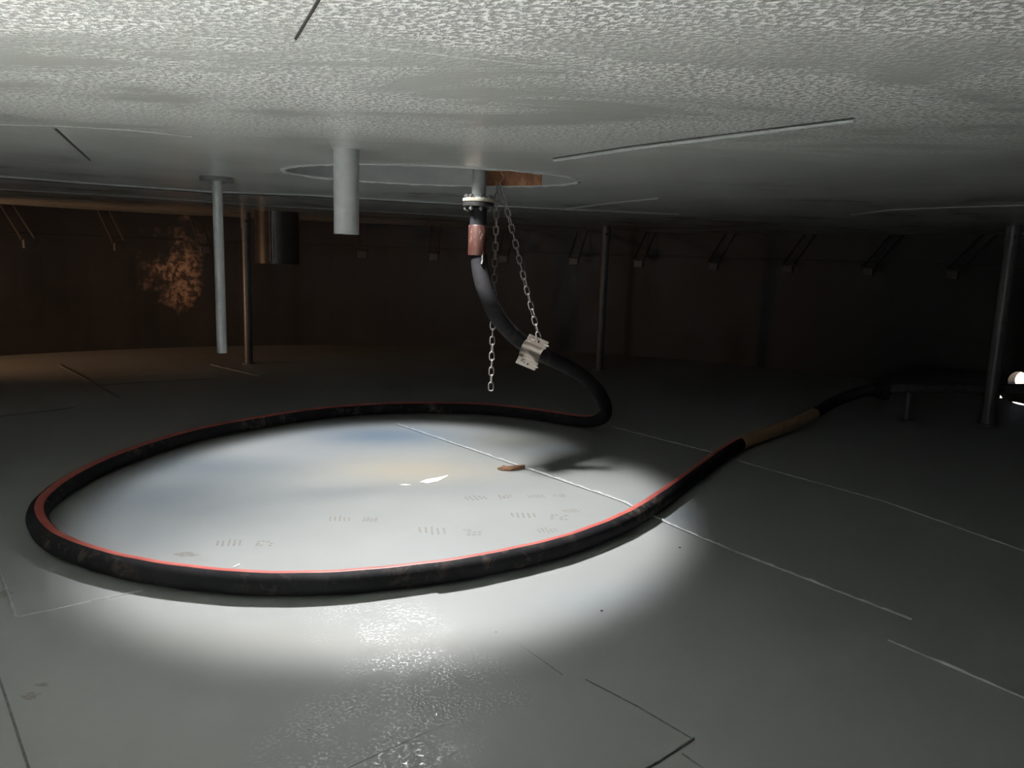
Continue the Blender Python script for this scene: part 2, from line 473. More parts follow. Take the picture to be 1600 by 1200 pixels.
M_SLEEVE = simple('tan_sleeve_rubber', (0.33, 0.205, 0.115), 0.6, 0, 0.2, 12, 0.1, 90)
M_OCHRE = simple('brown_coated_steel', (0.05, 0.042, 0.036), 0.35, 0.2, 0.3, 10, 0.2, 60)
M_HANG = simple('weathered_hanger_steel', (0.085, 0.075, 0.065), 0.45, 0.4, 0.25, 30)
M_CARD = simple('brown_scale_flake', (0.16, 0.085, 0.045), 0.75, 0, 0.5, 60, 0.3, 90)
M_WHITE = simple('plain_white', (0.92, 0.92, 0.90), 0.35, 0, 0.03, 30)  # plain white for the small flat shapes on the floor
M_GRIT = simple('dark_grit', (0.04, 0.038, 0.035), 0.8, 0, 0.3, 60)
M_GROUND = simple('pale_ground', (0.42, 0.36, 0.30), 0.9, 0, 0.25, 3)
M_WELL = simple('well_grey', (0.20, 0.21, 0.21), 0.5, 0, 0.12, 6, 0.1, 30)  # darker even grey for the well wall
M_CAP = simple('light_cap_dark', (0.05, 0.05, 0.05), 0.7)

# ------------------------------------------------------------------ setting: floor
def bead(bm, pts, w, h, z, down=False, mat=0, wob=0.0, seed=1):
    """low half-round ridge along a line in a horizontal plane"""
    rnd = random.Random(seed)
    pts = [Vector((p.x, p.y, z)) for p in pts]
    P = resample(pts, 0.03) if wob else resample(pts, 0.15)
    s = -1 if down else 1; prev = None
    for i, p in enumerate(P):
        t = (P[min(i + 1, len(P) - 1)] - P[max(i - 1, 0)]).normalized()
        q = Vector((-t.y, t.x, 0))
        k = 1 + rnd.uniform(-wob, wob)
        sec = [bm.verts.new(p + q * (w / 2 * a) + Vector((0, 0, s * (h * k * b - 0.0005)))) for a, b in ((-1, 0), (-0.6, 0.75), (0, 1), (0.6, 0.75), (1, 0))]
        if prev:
            for j in range(4):
                bm.faces.new((prev[j], prev[j + 1], sec[j + 1], sec[j])).material_index = mat
        prev = sec
def slab(bm, pts, z0, z1, mat=0):
    A = [bm.verts.new((p.x, p.y, z0)) for p in pts]; B = [bm.verts.new((p.x, p.y, z1)) for p in pts]
    for q in (A, B): bm.faces.new(q).material_index = mat
    n = len(pts)
    for k in range(n): bm.faces.new((A[k], A[(k + 1) % n], B[(k + 1) % n], B[k])).material_index = mat
def px_line(pts, z):
    return [at(x, y, z) for x, y in pts]

bm = bmesh.new()
R0 = ring(bm, TC, Vector((1, 0, 0)), Vector((0, 1, 0)), TR + 0.15, 128)
bm.faces.new(R0)
LAP = 0.006
# lapped bottom plates: right-hand plate and left-hand plate lie over the middle strip
s1 = [at(x, y, 0) for x, y in ((620, 663), (970, 783), (1030, 812), (1140, 860), (1425, 970))]
d1 = (s1[-1] - s1[0]).normalized(); q1 = Vector((d1.y, -d1.x, 0))
if q1.x < 0: q1 = -q1
tv = [bm.verts.new((p.x, p.y, z)) for p, z in zip(s1, (-0.0005, LAP, LAP, LAP, -0.0005))]
fv = [bm.verts.new((p.x, p.y, -0.0005)) for p in (s1[0] + q1 * 0.9, s1[-1] + q1 * 0.9)]
for q_ in ((tv[0], tv[1], fv[0]), (tv[1], tv[2], fv[0]), (tv[2], fv[1], fv[0]), (tv[2], tv[3], fv[1]), (tv[3], tv[4], fv[1])):
    bm.faces.new(q_)
bead(bm, s1, 0.016, 0.006, LAP - 0.001, mat=1, wob=0.6, seed=3)
s2 = px_line([(1388, 1000), (1600, 1090), (1900, 1220)], 0); bead(bm, s2, 0.012, 0.006, 0, mat=1, wob=0.5, seed=4)
s3 = px_line([(960, 668), (1110, 706), (1160, 722), (1380, 783), (1620, 868)], 0); bead(bm, s3, 0.012, 0.005, 0.0, mat=1, wob=0.4, seed=5)
s6b = px_line([(675, 923), (735, 955), (880, 1055)], 0); bead(bm, s6b[1:], 0.004, 0.003, 0, mat=2, seed=6)
lv = [bm.verts.new((p.x, p.y, z)) for p, z in zip(px_line([(640, 905), (675, 925), (735, 955), (880, 1055)], 0), (-0.0005, LAP, LAP, -0.0005))]
lw = [bm.verts.new((p.x, p.y, -0.0005)) for p in px_line([(480, 935), (640, 1050)], 0)]
for q_ in ((lv[0], lv[1], lw[0]), (lv[1], lw[1], lw[0]), (lv[1], lv[2], lw[1]), (lv[2], lv[3], lw[1])): bm.faces.new(q_)
bead(bm, px_line([(915, 1062), (1000, 1106), (1082, 1155)], 0), 0.004, 0.004, 0, mat=2, seed=7)
bead(bm, px_line([(1084, 1154), (1078, 1166), (1012, 1200), (960, 1228)], 0), 0.007, 0.006, 0, mat=2, seed=8)
bead(bm, px_line([(1066, 1178), (1105, 1205)], 0), 0.006, 0.004, 0, mat=2, seed=9)
wl = px_line([(700, 1132), (560, 1193), (480, 1232)], 0)
slab(bm, [wl[0], wl[1], wl[2], wl[2] + Vector((0.8, -0.3, 0)), at(1040, 1215, 0), at(820, 1120, 0)], 0.0, 0.003)
bead(bm, wl, 0.005, 0.0045, 0, mat=2, seed=10)
bead(bm, px_line([(-60, 800), (0, 890), (25, 963)], 0), 0.012, 0.005, 0, mat=1, wob=0.7, seed=11)
bead(bm, px_line([(25, 965), (110, 946), (222, 923)], 0), 0.008, 0.004, 0, mat=1, wob=0.5, seed=12)
bead(bm, px_line([(-20, 1010), (0, 1062), (22, 1130), (46, 1205)], 0), 0.007, 0.004, 0, mat=2, seed=13)
bead(bm, px_line([(-80, 662), (0, 651), (118, 637)], 0), 0.018, 0.006, 0, mat=2, seed=14)
bead(bm, px_line([(92, 570), (150, 600), (188, 622)], 0), 0.03, 0.006, 0, mat=2, seed=15)
bead(bm, px_line([(150, 603), (250, 596), (330, 592)], 0), 0.02, 0.006, 0, mat=2, seed=16)
bead(bm, px_line([(330, 570), (360, 577), (405, 588)], 0), 0.012, 0.005, 0, mat=1, wob=0.3, seed=17)
# dried boot-sole prints: slanted tread bars and a broken heel patch
rnd = random.Random(7)
def sole_print(px, py, ang, k=1.0, heel=1):
    c0 = at(px, py, 0); ca, sa = cos(ang), sin(ang)
    def poly(u0, v0, w, h, sk):
        q = [(u0, v0), (u0 + w, v0), (u0 + w + sk, v0 + h), (u0 + sk, v0 + h)]
        vs = [bm.verts.new((c0.x + (u * ca - v * sa) * k, c0.y + (u * sa + v * ca) * k, 0.0006 + (LAP if False else 0))) for u, v in q]
        bm.faces.new(vs).material_index = 3
    for i in range(5):
        h = 0.085 * (1 - 0.12 * abs(i - 2)) * rnd.uniform(0.8, 1.1)
        poly(-0.11 + i * 0.024, -h / 2 + rnd.uniform(-.008, .008), 0.010, h, -0.012)
    if heel:
        for i in range(4):
            for j in range(3):
                if rnd.random() < 0.78:
                    poly(0.055 + i * 0.020, -0.035 + j * 0.024 + rnd.uniform(-.004, .004), 0.014, 0.016, 0.004)
for a in ((762, 777, 0.25), (852, 775, 0.2, 0.8, 1), (700, 830, 0.0, 1.15), (550, 811, 0.05, 0.9), (840, 806, -0.05, 1.1), (872, 829, 0.1, 0.8, 0), (380, 849, 0.1, 0.95), (905, 798, 0.2, 0.7, 0)):
    sole_print(*a)
# irregular brown stains
def stain(px, py, r, sx=1.0):
    c0 = at(px, py, 0); n = 22
    vs = [bm.verts.new((c0.x + cos(2 * pi * i / n) * r * sx * rnd.uniform(0.5, 1.1), c0.y + sin(2 * pi * i / n) * r * rnd.uniform(0.5, 1.1), 0.0005)) for i in range(n)]
    bm.faces.new(vs).material_index = 3
for a in ((48, 1088, 0.022, 1.3), (66, 1070, 0.012, 2), (2, 930, 0.04, 1), (290, 867, 0.03, 2.2), (770, 985, 0.012, 2.0)): stain(*a)
floor = struct(obj('floor', bm, [M_FLOOR, M_BEAD, M_DBEAD, M_MUD]))

# ------------------------------------------------------------------ setting: ceiling (underside of the deck) with its sump well
DECK_R = TR - 0.10
bm = bmesh.new()
NS = 128
X, Y = Vector((1, 0, 0)), Vector((0, 1, 0))
zc = Vector((0, 0, HC))
outer = ring(bm, TC + zc, X, Y, DECK_R, NS)
lip = ring(bm, WELL + zc, X, Y, WA, NS, 0, WB)
fill_hole = ring(bm, FILL_HOLE + zc, X, Y, FILL_HOLE_R, 48); fill_hole_top = ring(bm, FILL_HOLE + zc + Vector((0, 0, 0.36)), X, Y, FILL_HOLE_R, 48)  # unseen deck hole added for the fill lamp
es = []
for q_ in (outer, lip, fill_hole):
    for k in range(len(q_)): es.append(bm.edges.new((q_[k], q_[(k + 1) % len(q_)])))
bmesh.ops.triangle_fill(bm, edges=es, use_beauty=False, use_dissolve=False)
bridge(bm, fill_hole, fill_hole_top)
rim_up = ring(bm, TC + zc + Vector((0, 0, 0.10)), X, Y, DECK_R, NS)
bridge(bm, outer, rim_up)
# well wall, rusted on one stretch, and its top plate with the small opening
wt = ring(bm, WELL + Vector((0, 0, WELL_TOP)), X, Y, WA, NS, 0, WB)
for k, f in enumerate(bridge(bm, lip, wt)):
    a = 360 * (k + 0.5) / NS
    f.material_index = 1 if 38 < a < 76 else 4
hole = ring(bm, Vector((LAMP.x, LAMP.y, WELL_TOP)), X, Y, HOLE_R, NS)
bridge(bm, wt, hole)
# weld collar round the lip of the well
for a in range(NS):
    pass
lipw = []
for k in range(NS + 1):
    a = 2 * pi * k / NS
    lipw.append(WELL + Vector(((WA + 0.012) * cos(a), (WB + 0.012) * sin(a), 0)))
bead(bm, lipw, 0.024, 0.007, HC, True, 2, 0.4, 20)
for i, (pts, w, h, mt) in enumerate([
    ([(505, -12), (480, 30), (462, 60)], 0.006, 0.004, 3),
    ([(462, 60), (600, 76), (800, 98), (1000, 122)], 0.007, 0.002, 0),
    ([(865, 247), (980, 229), (1160, 206), (1335, 184)], 0.012, 0.004, 3),
    ([(866, 250.5), (980, 233), (1160, 210.5), (1335, 188)], 0.016, 0.006, 2),
    ([(1330, 335), (1400, 327), (1500, 323), (1640, 319)], 0.020, 0.006, 2),
    ([(85, 200), (140, 250)], 0.012, 0.004, 3),
    ([(-30, 194), (90, 197), (200, 203), (300, 214)], 0.008, 0.002, 0),
    ([(-30, 272), (160, 287), (333, 299), (480, 304), (740, 319), (900, 327), (1060, 334)], 0.035, 0.010, 2),
    ([(-30, 276), (160, 290), (333, 302), (480, 307), (740, 322), (860, 328)], 0.04, 0.004, 3),
    ([(-30, 293), (200, 306), (420, 321), (740, 338)], 0.05, 0.010, 2),
    ([(885, 326), (960, 316), (1030, 309)], 0.025, 0.008, 2),
]):
    bead(bm, px_line(pts, HC), w, h, HC, True, mt, 0.15, 30 + i)
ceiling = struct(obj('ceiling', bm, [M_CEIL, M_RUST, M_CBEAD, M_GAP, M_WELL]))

# ------------------------------------------------------------------ setting: round shell, added light cap over the deck
def shell_pt(a, z, r=TR):
    return TC + Vector((cos(a) * r, sin(a) * r, z))
NOZ_A = None
def shell_hit(px, py):
    d = ray(px, py); o = Vector((0, 0, CZ))
    A = d.x ** 2 + d.y ** 2; B = 2 * ((o.x - TC.x) * d.x + (o.y - TC.y) * d.y); Cc = (o.x - TC.x) ** 2 + (o.y - TC.y) ** 2 - TR ** 2
    t = (-B + sqrt(B * B - 4 * A * Cc)) / (2 * A); return o + d * t
noz = shell_hit(1594, 596)
NOZ_A = atan2(noz.y - TC.y, noz.x - TC.x); NOZ_Z = max(0.16, noz.z); NOZ_R = 0.10
OPEN = [(NOZ_A, NOZ_Z, NOZ_R), (radians(248) - 2 * pi, 0.62, 0.30), (CLEAN_A, 0.45, 0.20)]
def shell_arc(name, a0, a1):
    """stretch of the shell with round openings cut through it"""
    bm = bmesh.new()
    zs = [0.0, 2.15]
    n = max(2, int((a1 - a0) / radians(2)))
    cuts = sorted([a0 + (a1 - a0) * k / n for k in range(n + 1)])
    ops = [o for o in OPEN if a0 < o[0] < a1]
    for (oa, oz, orr) in ops:
        da = (orr + 0.06) / TR
        cuts = [c for c in cuts if not (oa - da < c < oa + da)] + [oa - da, oa + da]
    cuts.sort()
    for c0, c1 in zip(cuts, cuts[1:]):
        hit = [o for o in ops if c0 - 1e-6 <= o[0] - (o[2] + 0.06) / TR and c1 + 1e-6 >= o[0] + (o[2] + 0.06) / TR]
        if not hit:
            m = 1
            bm.faces.new([bm.verts.new(shell_pt(c, z)) for c, z in ((c0, 0), (c1, 0), (c1, 2.15), (c0, 2.15))])
        else:
            oa, oz, orr = hit[0]; N_ = 48
            sq = []; ci = []
            hw = (orr + 0.06) / TR; zlo, zhi = 0.0, 2.15
            for k in range(N_):
                t = 2 * pi * (k + 0.5) / N_
                ca, sa = cos(t), sin(t); m_ = max(abs(ca), abs(sa))
                ua, uz = ca / m_, sa / m_
                sq.append(bm.verts.new(shell_pt(oa + ua * hw, oz + (uz * (zhi - oz) if uz > 0 else uz * (oz - zlo)))))
                ci.append(bm.verts.new(shell_pt(oa + orr / TR * ca, oz + orr * sa)))
            bridge(bm, sq, ci)
    # horizontal weld seam round the shell
    k = 0; prev = None
    m = int((a1 - a0) / radians(1))
    for i in range(m + 1):
        a = a0 + (a1 - a0) * i / m
        if any(abs(a - o[0]) * TR < o[2] + 0.05 and abs(1.31 - o[1]) < o[2] for o in ops): prev = None; continue
        sec = [bm.verts.new(shell_pt(a, 1.31 + dz, TR - dr)) for dz, dr in ((-0.012, -0.001), (-0.006, 0.006), (0.006, 0.006), (0.012, -0.001))]
        if prev:
            for j in range(3): bm.faces.new((prev[j], prev[j + 1], sec[j + 1], sec[j]))
        prev = sec
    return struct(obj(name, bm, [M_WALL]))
shell_arc('wall_back', radians(10), radians(126))
shell_arc('wall_left', radians(126), radians(215))
shell_arc('wall_front', radians(215) - 2 * pi, radians(10))
bm = bmesh.new()
Ra = ring(bm, TC + Vector((0, 0, 2.15)), X, Y, TR + 0.05, NS); Rb = ring(bm, Vector((LAMP.x, LAMP.y, 2.15)), X, Y, HOLE_R * 1.2, NS)
bridge(bm, Ra, Rb)
struct(obj('added_light_cap', bm, [M_CAP]))  # unseen cap added above the deck to stop light leaking in
# ground outside
bm = bmesh.new()
Ga = ring(bm, TC + Vector((0, 0, -0.03)), X, Y, TR + 0.16, NS); Gb = ring(bm, TC + Vector((0, 0, -0.03)), X, Y, 60, NS)
bridge(bm, Ga, Gb)
struct(obj('ground', bm, [M_GROUND]))
# short necks welded round the openings in the shell
for nm, lab, (oa, oz, orr) in (('shell_nozzle', 'open round nozzle low in the right shell with daylight in it', OPEN[0]),
                               ('trim_2', 'round manway neck in the shell behind the camera', OPEN[1]),
                               ('trim_3', 'round cleanout neck low in the left shell', OPEN[2])):
    d = Vector((cos(oa), sin(oa), 0)); c = shell_pt(oa, oz)
    bm = bmesh.new(); pipe_wall(bm, c - d * 0.03, c + d * 0.12, orr + 0.012, orr - 0.002, 48)
    if nm == 'shell_nozzle': tag(obj(nm, bm, M_DARK, smooth=40), lab, 'nozzle')
    else: struct(obj(nm, bm, M_DARK, smooth=40))

# ------------------------------------------------------------------ drain hose
HR = 0.044
zf = HR + 0.0065
pxf = [(1376, 609, 'z', 0.255), (1352, 611, 'z', 0.24), (1325, 619, 'z', 0.19), (1300, 630, 'z', 0.135), (1275, 645, 'z', 0.085), (1240, 662, 'z', 0.062),
       (1200, 676, 'z', zf), (1155, 694, 'z', zf), (1120, 716, 'z', zf), (1080, 746, 'z', zf), (1040, 775, 'z', zf), (1000, 802, 'z', zf), (960, 823, 'z', zf), (920, 839, 'z', zf), (880, 853, 'z', zf),
       (830, 866, 'z', zf), (780, 877, 'z', zf), (720, 889, 'z', zf), (660, 897, 'z', zf), (600, 904, 'z', zf), (530, 910, 'z', zf), (460, 912, 'z', zf),
       (390, 911, 'z', zf), (320, 905, 'z', zf), (250, 896, 'z', zf), (180, 882, 'z', zf), (125, 865, 'z', zf), (88, 849, 'z', zf), (66, 829, 'z', zf), (58, 808, 'z', zf),
       (66, 789, 'z', zf), (95, 764, 'z', zf), (140, 738, 'z', zf), (190, 716, 'z', zf), (245, 697, 'z', zf), (300, 681, 'z', zf), (350, 670, 'z', zf), (400, 661, 'z', zf),
       (460, 651, 'z', zf), (520, 643.5, 'z', zf), (580, 639, 'z', zf), (640, 637, 'z', zf), (700, 637, 'z', zf), (760, 639, 'z', zf), (820, 645, 'z', zf), (870, 652, 'z', zf), (908, 658, 'z', zf),
       (930, 658, 'y', 5.43), (944, 652, 'y', 5.35), (947, 638, 'y', 5.22), (938, 616, 'y', 5.05), (918, 594, 'y', 4.86), (892, 576, 'y', 4.67), (863, 562, 'y', 4.49), (833, 548, 'y', 4.36),
       (806, 527, 'y', 4.25), (784, 505, 'y', 4.15), (769, 481, 'y', 4.09), (758, 455, 'y', 4.075), (751, 430, 'y', 4.09), (748.5, 412, 'y', 4.10), (748, 396, 'y', 4.10)]
fl = atY(748, 316, 4.10)                       # face of the hose flange
pts = [at(x, y, v) if k == 'z' else atY(x, y, v) for x, y, k, v in pxf]
DRAIN = Vector((fl.x, fl.y, 0))
pts = [p for p in pts] + [Vector((fl.x, fl.y, atY(748, 375, 4.1).z)), Vector((fl.x, fl.y, fl.z - 0.03))]
path = resample(smooth_path(resample(catmull(pts, 0.03), 0.03), 5), 0.03)
hose = thing('drain_hose', 'long black rubber hose with a red stripe looped on the grey floor', 'hose', (path[0].x, path[0].y, 0))
bpy.context.view_layer.update()
inv = hose.matrix_world.inverted()
HOFF = hose.location.copy()
def hobj(name, bm, mats, parent, smooth=40):
    bmesh.ops.translate(bm, verts=bm.verts, vec=-HOFF)
    return obj(name, bm, mats, parent, smooth)
bm = bmesh.new()
NSEG = 40
STR = set(range(NSEG // 4 - 3, NSEG // 4 + 2))      # a narrow stripe along the top
def hm(i, k): return 1 if k in STR and 40 <= i < len(path) - 60 else 0
def hr(i, k):
    return HR + (0.0012 if (k in STR or (k - 1) in STR) else 0.0) + 0.0006 * sin(i * 0.9)
sweep(bm, path, HR, NSEG, Vector((0, 0, 1)), hm, hr)
hobj('hose_body', bm, [M_HOSE, M_RED], hose, 50)
def nearest(p):
    return min(range(len(path)), key=lambda i: (path[i] - p).length)
i0, i1 = nearest(at(1273, 646, 0.085)), nearest(at(1155, 694, zf))
bm = bmesh.new(); sweep(bm, path[i0:i1 + 1], HR + 0.004, 40, cap=True)
s = hobj('sleeve', bm, M_SLEEVE, hose, 50); s['label'] = 'tan rubber sleeve'
# hanging end: black stub, rust-red band, flange with bolts
zb0, zb1 = atY(748, 399, 4.1).z, atY(748, 352, 4.1).z
bm = bmesh.new(); lathe(bm, (fl.x, fl.y, zb0), (0, 0, 1), [(HR, 0), (HR + 0.005, 0.0), (HR + 0.006, 0.004), (HR + 0.006, zb1 - zb0 - 0.004), (HR + 0.004, zb1 - zb0), (HR, zb1 - zb0)], 40)
b = hobj('clamp_band', bm, M_BAND, hose); b['label'] = 'rust-red metal band'
bm = bmesh.new(); rod(bm, (fl.x + 0.028, fl.y - 0.042, zb0 - 0.001), (fl.x + 0.03, fl.y - 0.046, zb0 - 0.03), 0.005, 10)
rod(bm, (fl.x + 0.030, fl.y - 0.046, zb0 - 0.028), (fl.x + 0.026, fl.y - 0.05, zb0 - 0.045), 0.006, 10)
hobj('band_latch', bm, M_BOLT, b)
def flange(base, axis, r, bore, t, mat, name, parent, off=None):
    bm = bmesh.new(); e = 0.003
    lathe(bm, base, axis, [(bore, 0), (r - e, 0), (r, e), (r, t - e), (r - e, t), (bore, t)], 40)
    if off is not None: bmesh.ops.translate(bm, verts=bm.verts, vec=-off)
    return obj(name, bm, mat, parent, 40)
zfl = fl.z
flange((fl.x, fl.y, zfl - 0.024), (0, 0, 1), 0.082, HR - 0.003, 0.022, M_DARK, 'flange', hose, HOFF)
def bolt(p, axis, L, parent, off, mat=None, r=0.008):
    a = Vector(axis).normalized(); bm = bmesh.new(); p = Vector(p)
    rod(bm, p - a * L / 2, p + a * L / 2, r * 0.75, 10)
    rod(bm, p - a * (L / 2 - 0.006), p - a * (L / 2 - 0.018), r * 1.6, 6)
    rod(bm, p + a * (L / 2 - 0.004), p + a * (L / 2 - 0.014), r * 1.6, 6)
    bmesh.ops.translate(bm, verts=bm.verts, vec=-off)
    o = obj('bolt', bm, mat or M_BOLT, parent, 30); return o
for k in range(8):
    a = 2 * pi * (k + 0.3) / 8
    bolt((fl.x + 0.066 * cos(a), fl.y + 0.066 * sin(a), zfl - 0.004), (0, 0, 1), 0.086, hose, HOFF)
# floor end flange
t0 = (path[0] - path[4]).normalized(); e0 = path[0]
flange(e0 - t0 * 0.05, t0, 0.062, HR - 0.003, 0.03, M_DARK, 'flange', hose, HOFF)
flange(e0 - t0 * 0.012, t0, 0.088, HR - 0.003, 0.022, M_DARK, 'flange', hose, HOFF)
x_, y_, _t = frame_of(t0)
for k in range(8):
    a = 2 * pi * (k + 0.5) / 8
    bolt(e0 + t0 * 0.014 + x_ * 0.07 * cos(a) + y_ * 0.07 * sin(a), t0, 0.085, hose, HOFF, M_DARK)

# drain pipe coming down out of the well
PR = 0.037
dp = thing('drain_pipe', 'short grey pipe hanging out of the round deck well above the hose flange', 'pipe', (fl.x, fl.y, zfl))
off = Vector((fl.x, fl.y, zfl))
bm = bmesh.new(); rod(bm, (0, 0, 0.0), (0, 0, WELL_TOP - zfl + 0.002), PR, 36); obj('pipe_wall', bm, M_DRAINP, dp, 40)
f_ = flange((0, 0, 0.0), (0, 0, 1), 0.084, PR - 0.001, 0.018, M_FLANGE, 'flange', dp); f_['label'] = 'pale worn flange'
flange((0, 0, 0.018), (0, 0, 1), 0.050, PR - 0.001, 0.008, M_PIPE, 'weld_collar', dp)

# ------------------------------------------------------------------ chains
def link_mesh(L, Wd, r):
    bm = bmesh.new(); P = []
    hl = L / 2 - Wd / 2; rr = Wd / 2 - r
    for k in range(9): a = pi * k / 8; P.append(Vector((rr * cos(a), 0, hl + rr * sin(a))))
    for k in range(9): a = pi + pi * k / 8; P.append(Vector((rr * cos(a), 0, -hl + rr * sin(a))))
    n = 8; rings = []
    for i in range(len(P)):
        t = (P[(i + 1) % len(P)] - P[i - 1]).normalized(); q = Vector((0, 1, 0)); x = q.cross(t)
        rings.append([bm.verts.new(P[i] + (x * cos(2 * pi * k / n) + q * sin(2 * pi * k / n)) * r) for k in range(n)])
    for i in range(len(P)): bridge(bm, rings[i], rings[(i + 1) % len(P)])
    me = bpy.data.meshes.new('link'); bmesh.ops.recalc_face_normals(bm, faces=bm.faces); bm.to_mesh(me); bm.free()
    for p in me.polygons: p.use_smooth = True
    me.materials.append(M_CHAIN); return me
LINK = link_mesh(0.056, 0.033, 0.0038)
def chain(P, label, twist=0.0):
    P = resample(P, 0.0425)
    root = thing('chain', label, 'chain', P[-1])
    for i in range(len(P) - 1):
        o = bpy.data.objects.new('link', LINK); COL.objects.link(o); o.parent = root
        d = (P[i] - P[i + 1]).normalized()
        q = d.to_track_quat('Z', 'Y').to_matrix()
        o.matrix_local = Matrix.Translation((P[i] + P[i + 1]) / 2 - P[-1]) @ (q @ Matrix.Rotation((i % 2) * pi / 2 + twist + 0.15 * sin(i * 1.7), 3, 'Z')).to_4x4()
    return root
CY = 4.20
ctop = atY(779, 290, CY)
c_low = atY(767, 610, CY)
chain([ctop + Vector((-0.006, 0.0, 0.0)), ctop.lerp(c_low, 0.5) + Vector((-0.004, 0, 0)), c_low], 'grey steel chain hanging straight down past the hose with a free end', 0.2)
cl_top = atY(843, 531, 4.18)
chain([ctop + Vector((0.008, -0.01, 0.002)), atY(797, 345, 4.20), atY(815, 420, 4.18), cl_top], 'grey steel chain slanting down to the steel hose saddle', 0.35)
# lug the chains hang from
lug = thing('chain_lug', 'rusty hook lug inside the deck well holding both chains', 'hook', (ctop.x, ctop.y, ctop.z))
bm = bmesh.new()
hp = [Vector((0.006, 0.02, WELL_TOP - ctop.z)), Vector((0.008, 0.02, 0.10)), Vector((0.03, 0.015, 0.05)), Vector((0.012, 0.0, 0.012)), Vector((-0.004, -0.006, 0.004)), Vector((-0.014, -0.004, 0.03))]
sweep(bm, catmull(hp, 0.01), 0.007, 10, Vector((1, 0, 0)))
obj('hook_rod', bm, M_RUST, lug, 50)
bm = bmesh.new(); box(bm, (0.006, 0.03, WELL_TOP - ctop.z - 0.045), (0.07, 0.012, 0.09), bevel=0.002); obj('lug_plate', bm, M_RUST, lug)

# ------------------------------------------------------------------ hose saddle on the slanting chain
sc = atY(831.5, 551, 4.19)
ax = (atY(848, 559, 4.21) - atY(815, 545, 4.19)).normalized()      # along the hose
nrm = Vector((-0.48, -0.86, 0.05)); nrm = (nrm - ax * nrm.dot(ax)).normalized()   # open side
acr = ax.cross(nrm).normalized()
if acr.z < 0: acr = -acr
MM = Matrix((ax, acr, nrm)).transposed()           # local x along hose, y across (up), z open side
sad = thing('hose_saddle', 'bright steel half-round hose clamp with bolts at the end of the slanting chain', 'clamp', sc)
SRI, ST, SL = 0.046, 0.006, 0.118
bm = bmesh.new(); n = 24; prev = None; first = None
for k in range(n + 1):
    a = pi + pi * k / n
    sec = []
    for rr in (SRI, SRI + ST):
        for sx in (-1, 1):
            sec.append(bm.verts.new(MM @ Vector((sx * SL / 2, rr * cos(a), rr * sin(a)))))
    if prev:
        for i, j in ((0, 1), (1, 3), (3, 2), (2, 0)):
            bm.faces.new((prev[i], prev[j], sec[j], sec[i]))
    else: bm.faces.new((sec[0], sec[1], sec[3], sec[2]))
    prev = sec
bm.faces.new((prev[0], prev[1], prev[3], prev[2]))
obj('half_shell', bm, M_CLAMP, sad, 40)
for sy in (-1, 1):
    bm = bmesh.new(); box(bm, MM @ Vector((0, sy * (SRI + ST + 0.019), -0.003)), (SL, 0.040, 0.006), MM, bevel=0.0015)
    fp = obj('flange_plate', bm, M_CLAMP, sad)
    bm = bmesh.new(); rod(bm, MM @ Vector((0.006, sy * (SRI + 0.024), 0.0003)), MM @ Vector((0.006, sy * (SRI + 0.024), 0.0012)), 0.0055, 12); obj('bolt_hole_dark_disc', bm, M_GAP, fp)
    for sx in (-0.036, 0.046):
        p = Vector((sx, sy * (SRI + 0.022), 0)); d = MM @ Vector((0, 0, 1)); d2 = (d + rgt * 0.75).normalized()
        bm = bmesh.new(); rod(bm, MM @ p - d2 * 0.006, MM @ p + d2 * 0.032, 0.0042, 10); obj('bolt', bm, M_BOLT, sad, 40)

# ------------------------------------------------------------------ pipes and legs under the deck
p = at(541, 232, HC)
bot = atY(541, 366, p.y).z
pp = thing('hanging_pipe', 'thick grey painted pipe stub hanging from the deck left of the hose flange', 'pipe', (p.x, p.y, bot))
bm = bmesh.new(); pipe_wall(bm, (0, 0, 0), (0, 0, HC - bot + 0.004), 0.0465, 0.042, 40); obj('pipe_wall', bm, M_PIPE, pp, 40)
bm = bmesh.new(); lathe(bm, (0, 0, HC - bot - 0.004), (0, 0, 1), [(0.046, 0), (0.0495, 0.001), (0.052, 0.004), (0.046, 0.004)], 40); obj('weld_collar', bm, M_PIPE, pp, 40)

p = at(339, 277, HC)
bot = atY(342.5, 551, p.y).z
rd = thing('hanging_rod', 'slim pale grey tube with a round top plate hanging from the deck on the left', 'pipe', (p.x, p.y, bot))
bm = bmesh.new(); pipe_wall(bm, (0, 0, 0), (0, 0, HC - bot - 0.015), 0.0265, 0.022, 32); obj('tube', bm, M_PIPE, rd, 40)
bm = bmesh.new(); lathe(bm, (0, 0, HC - bot - 0.020), (0, 0, 1), [(0.02, 0), (0.085, 0), (0.088, 0.003), (0.088, 0.024), (0.02, 0.024)], 40); obj('top_plate', bm, M_LEG, rd, 40)

p = at(432, 331, HC); p = Vector((p.x, 7.9, HC)); p.x = atY(433, 370, 7.9).x
bot = atY(433, 412, 7.9).z
wp = thing('wide_pipe', 'wide dark pipe stub hanging from the deck beside the left support leg', 'pipe', (p.x, p.y, bot))
bm = bmesh.new(); pipe_wall(bm, (0, 0, 0), (0, 0, HC - bot + 0.005), 0.215, 0.205, 48); obj('pipe_wall', bm, M_OCHRE, wp, 40)
bm = bmesh.new()
for dx, L in ((-0.02, 0.46), (0.035, 0.40), (0.05, 0.2)):
    pass
rod(bm, (0.0, -0.218, 0.03), (0.0, -0.218, HC - bot), 0.008, 8); rod(bm, (0.03, -0.216, 0.05), (0.03, -0.216, 0.34), 0.006, 8)
obj('drip_seam', bm, M_OCHRE, wp, 40)

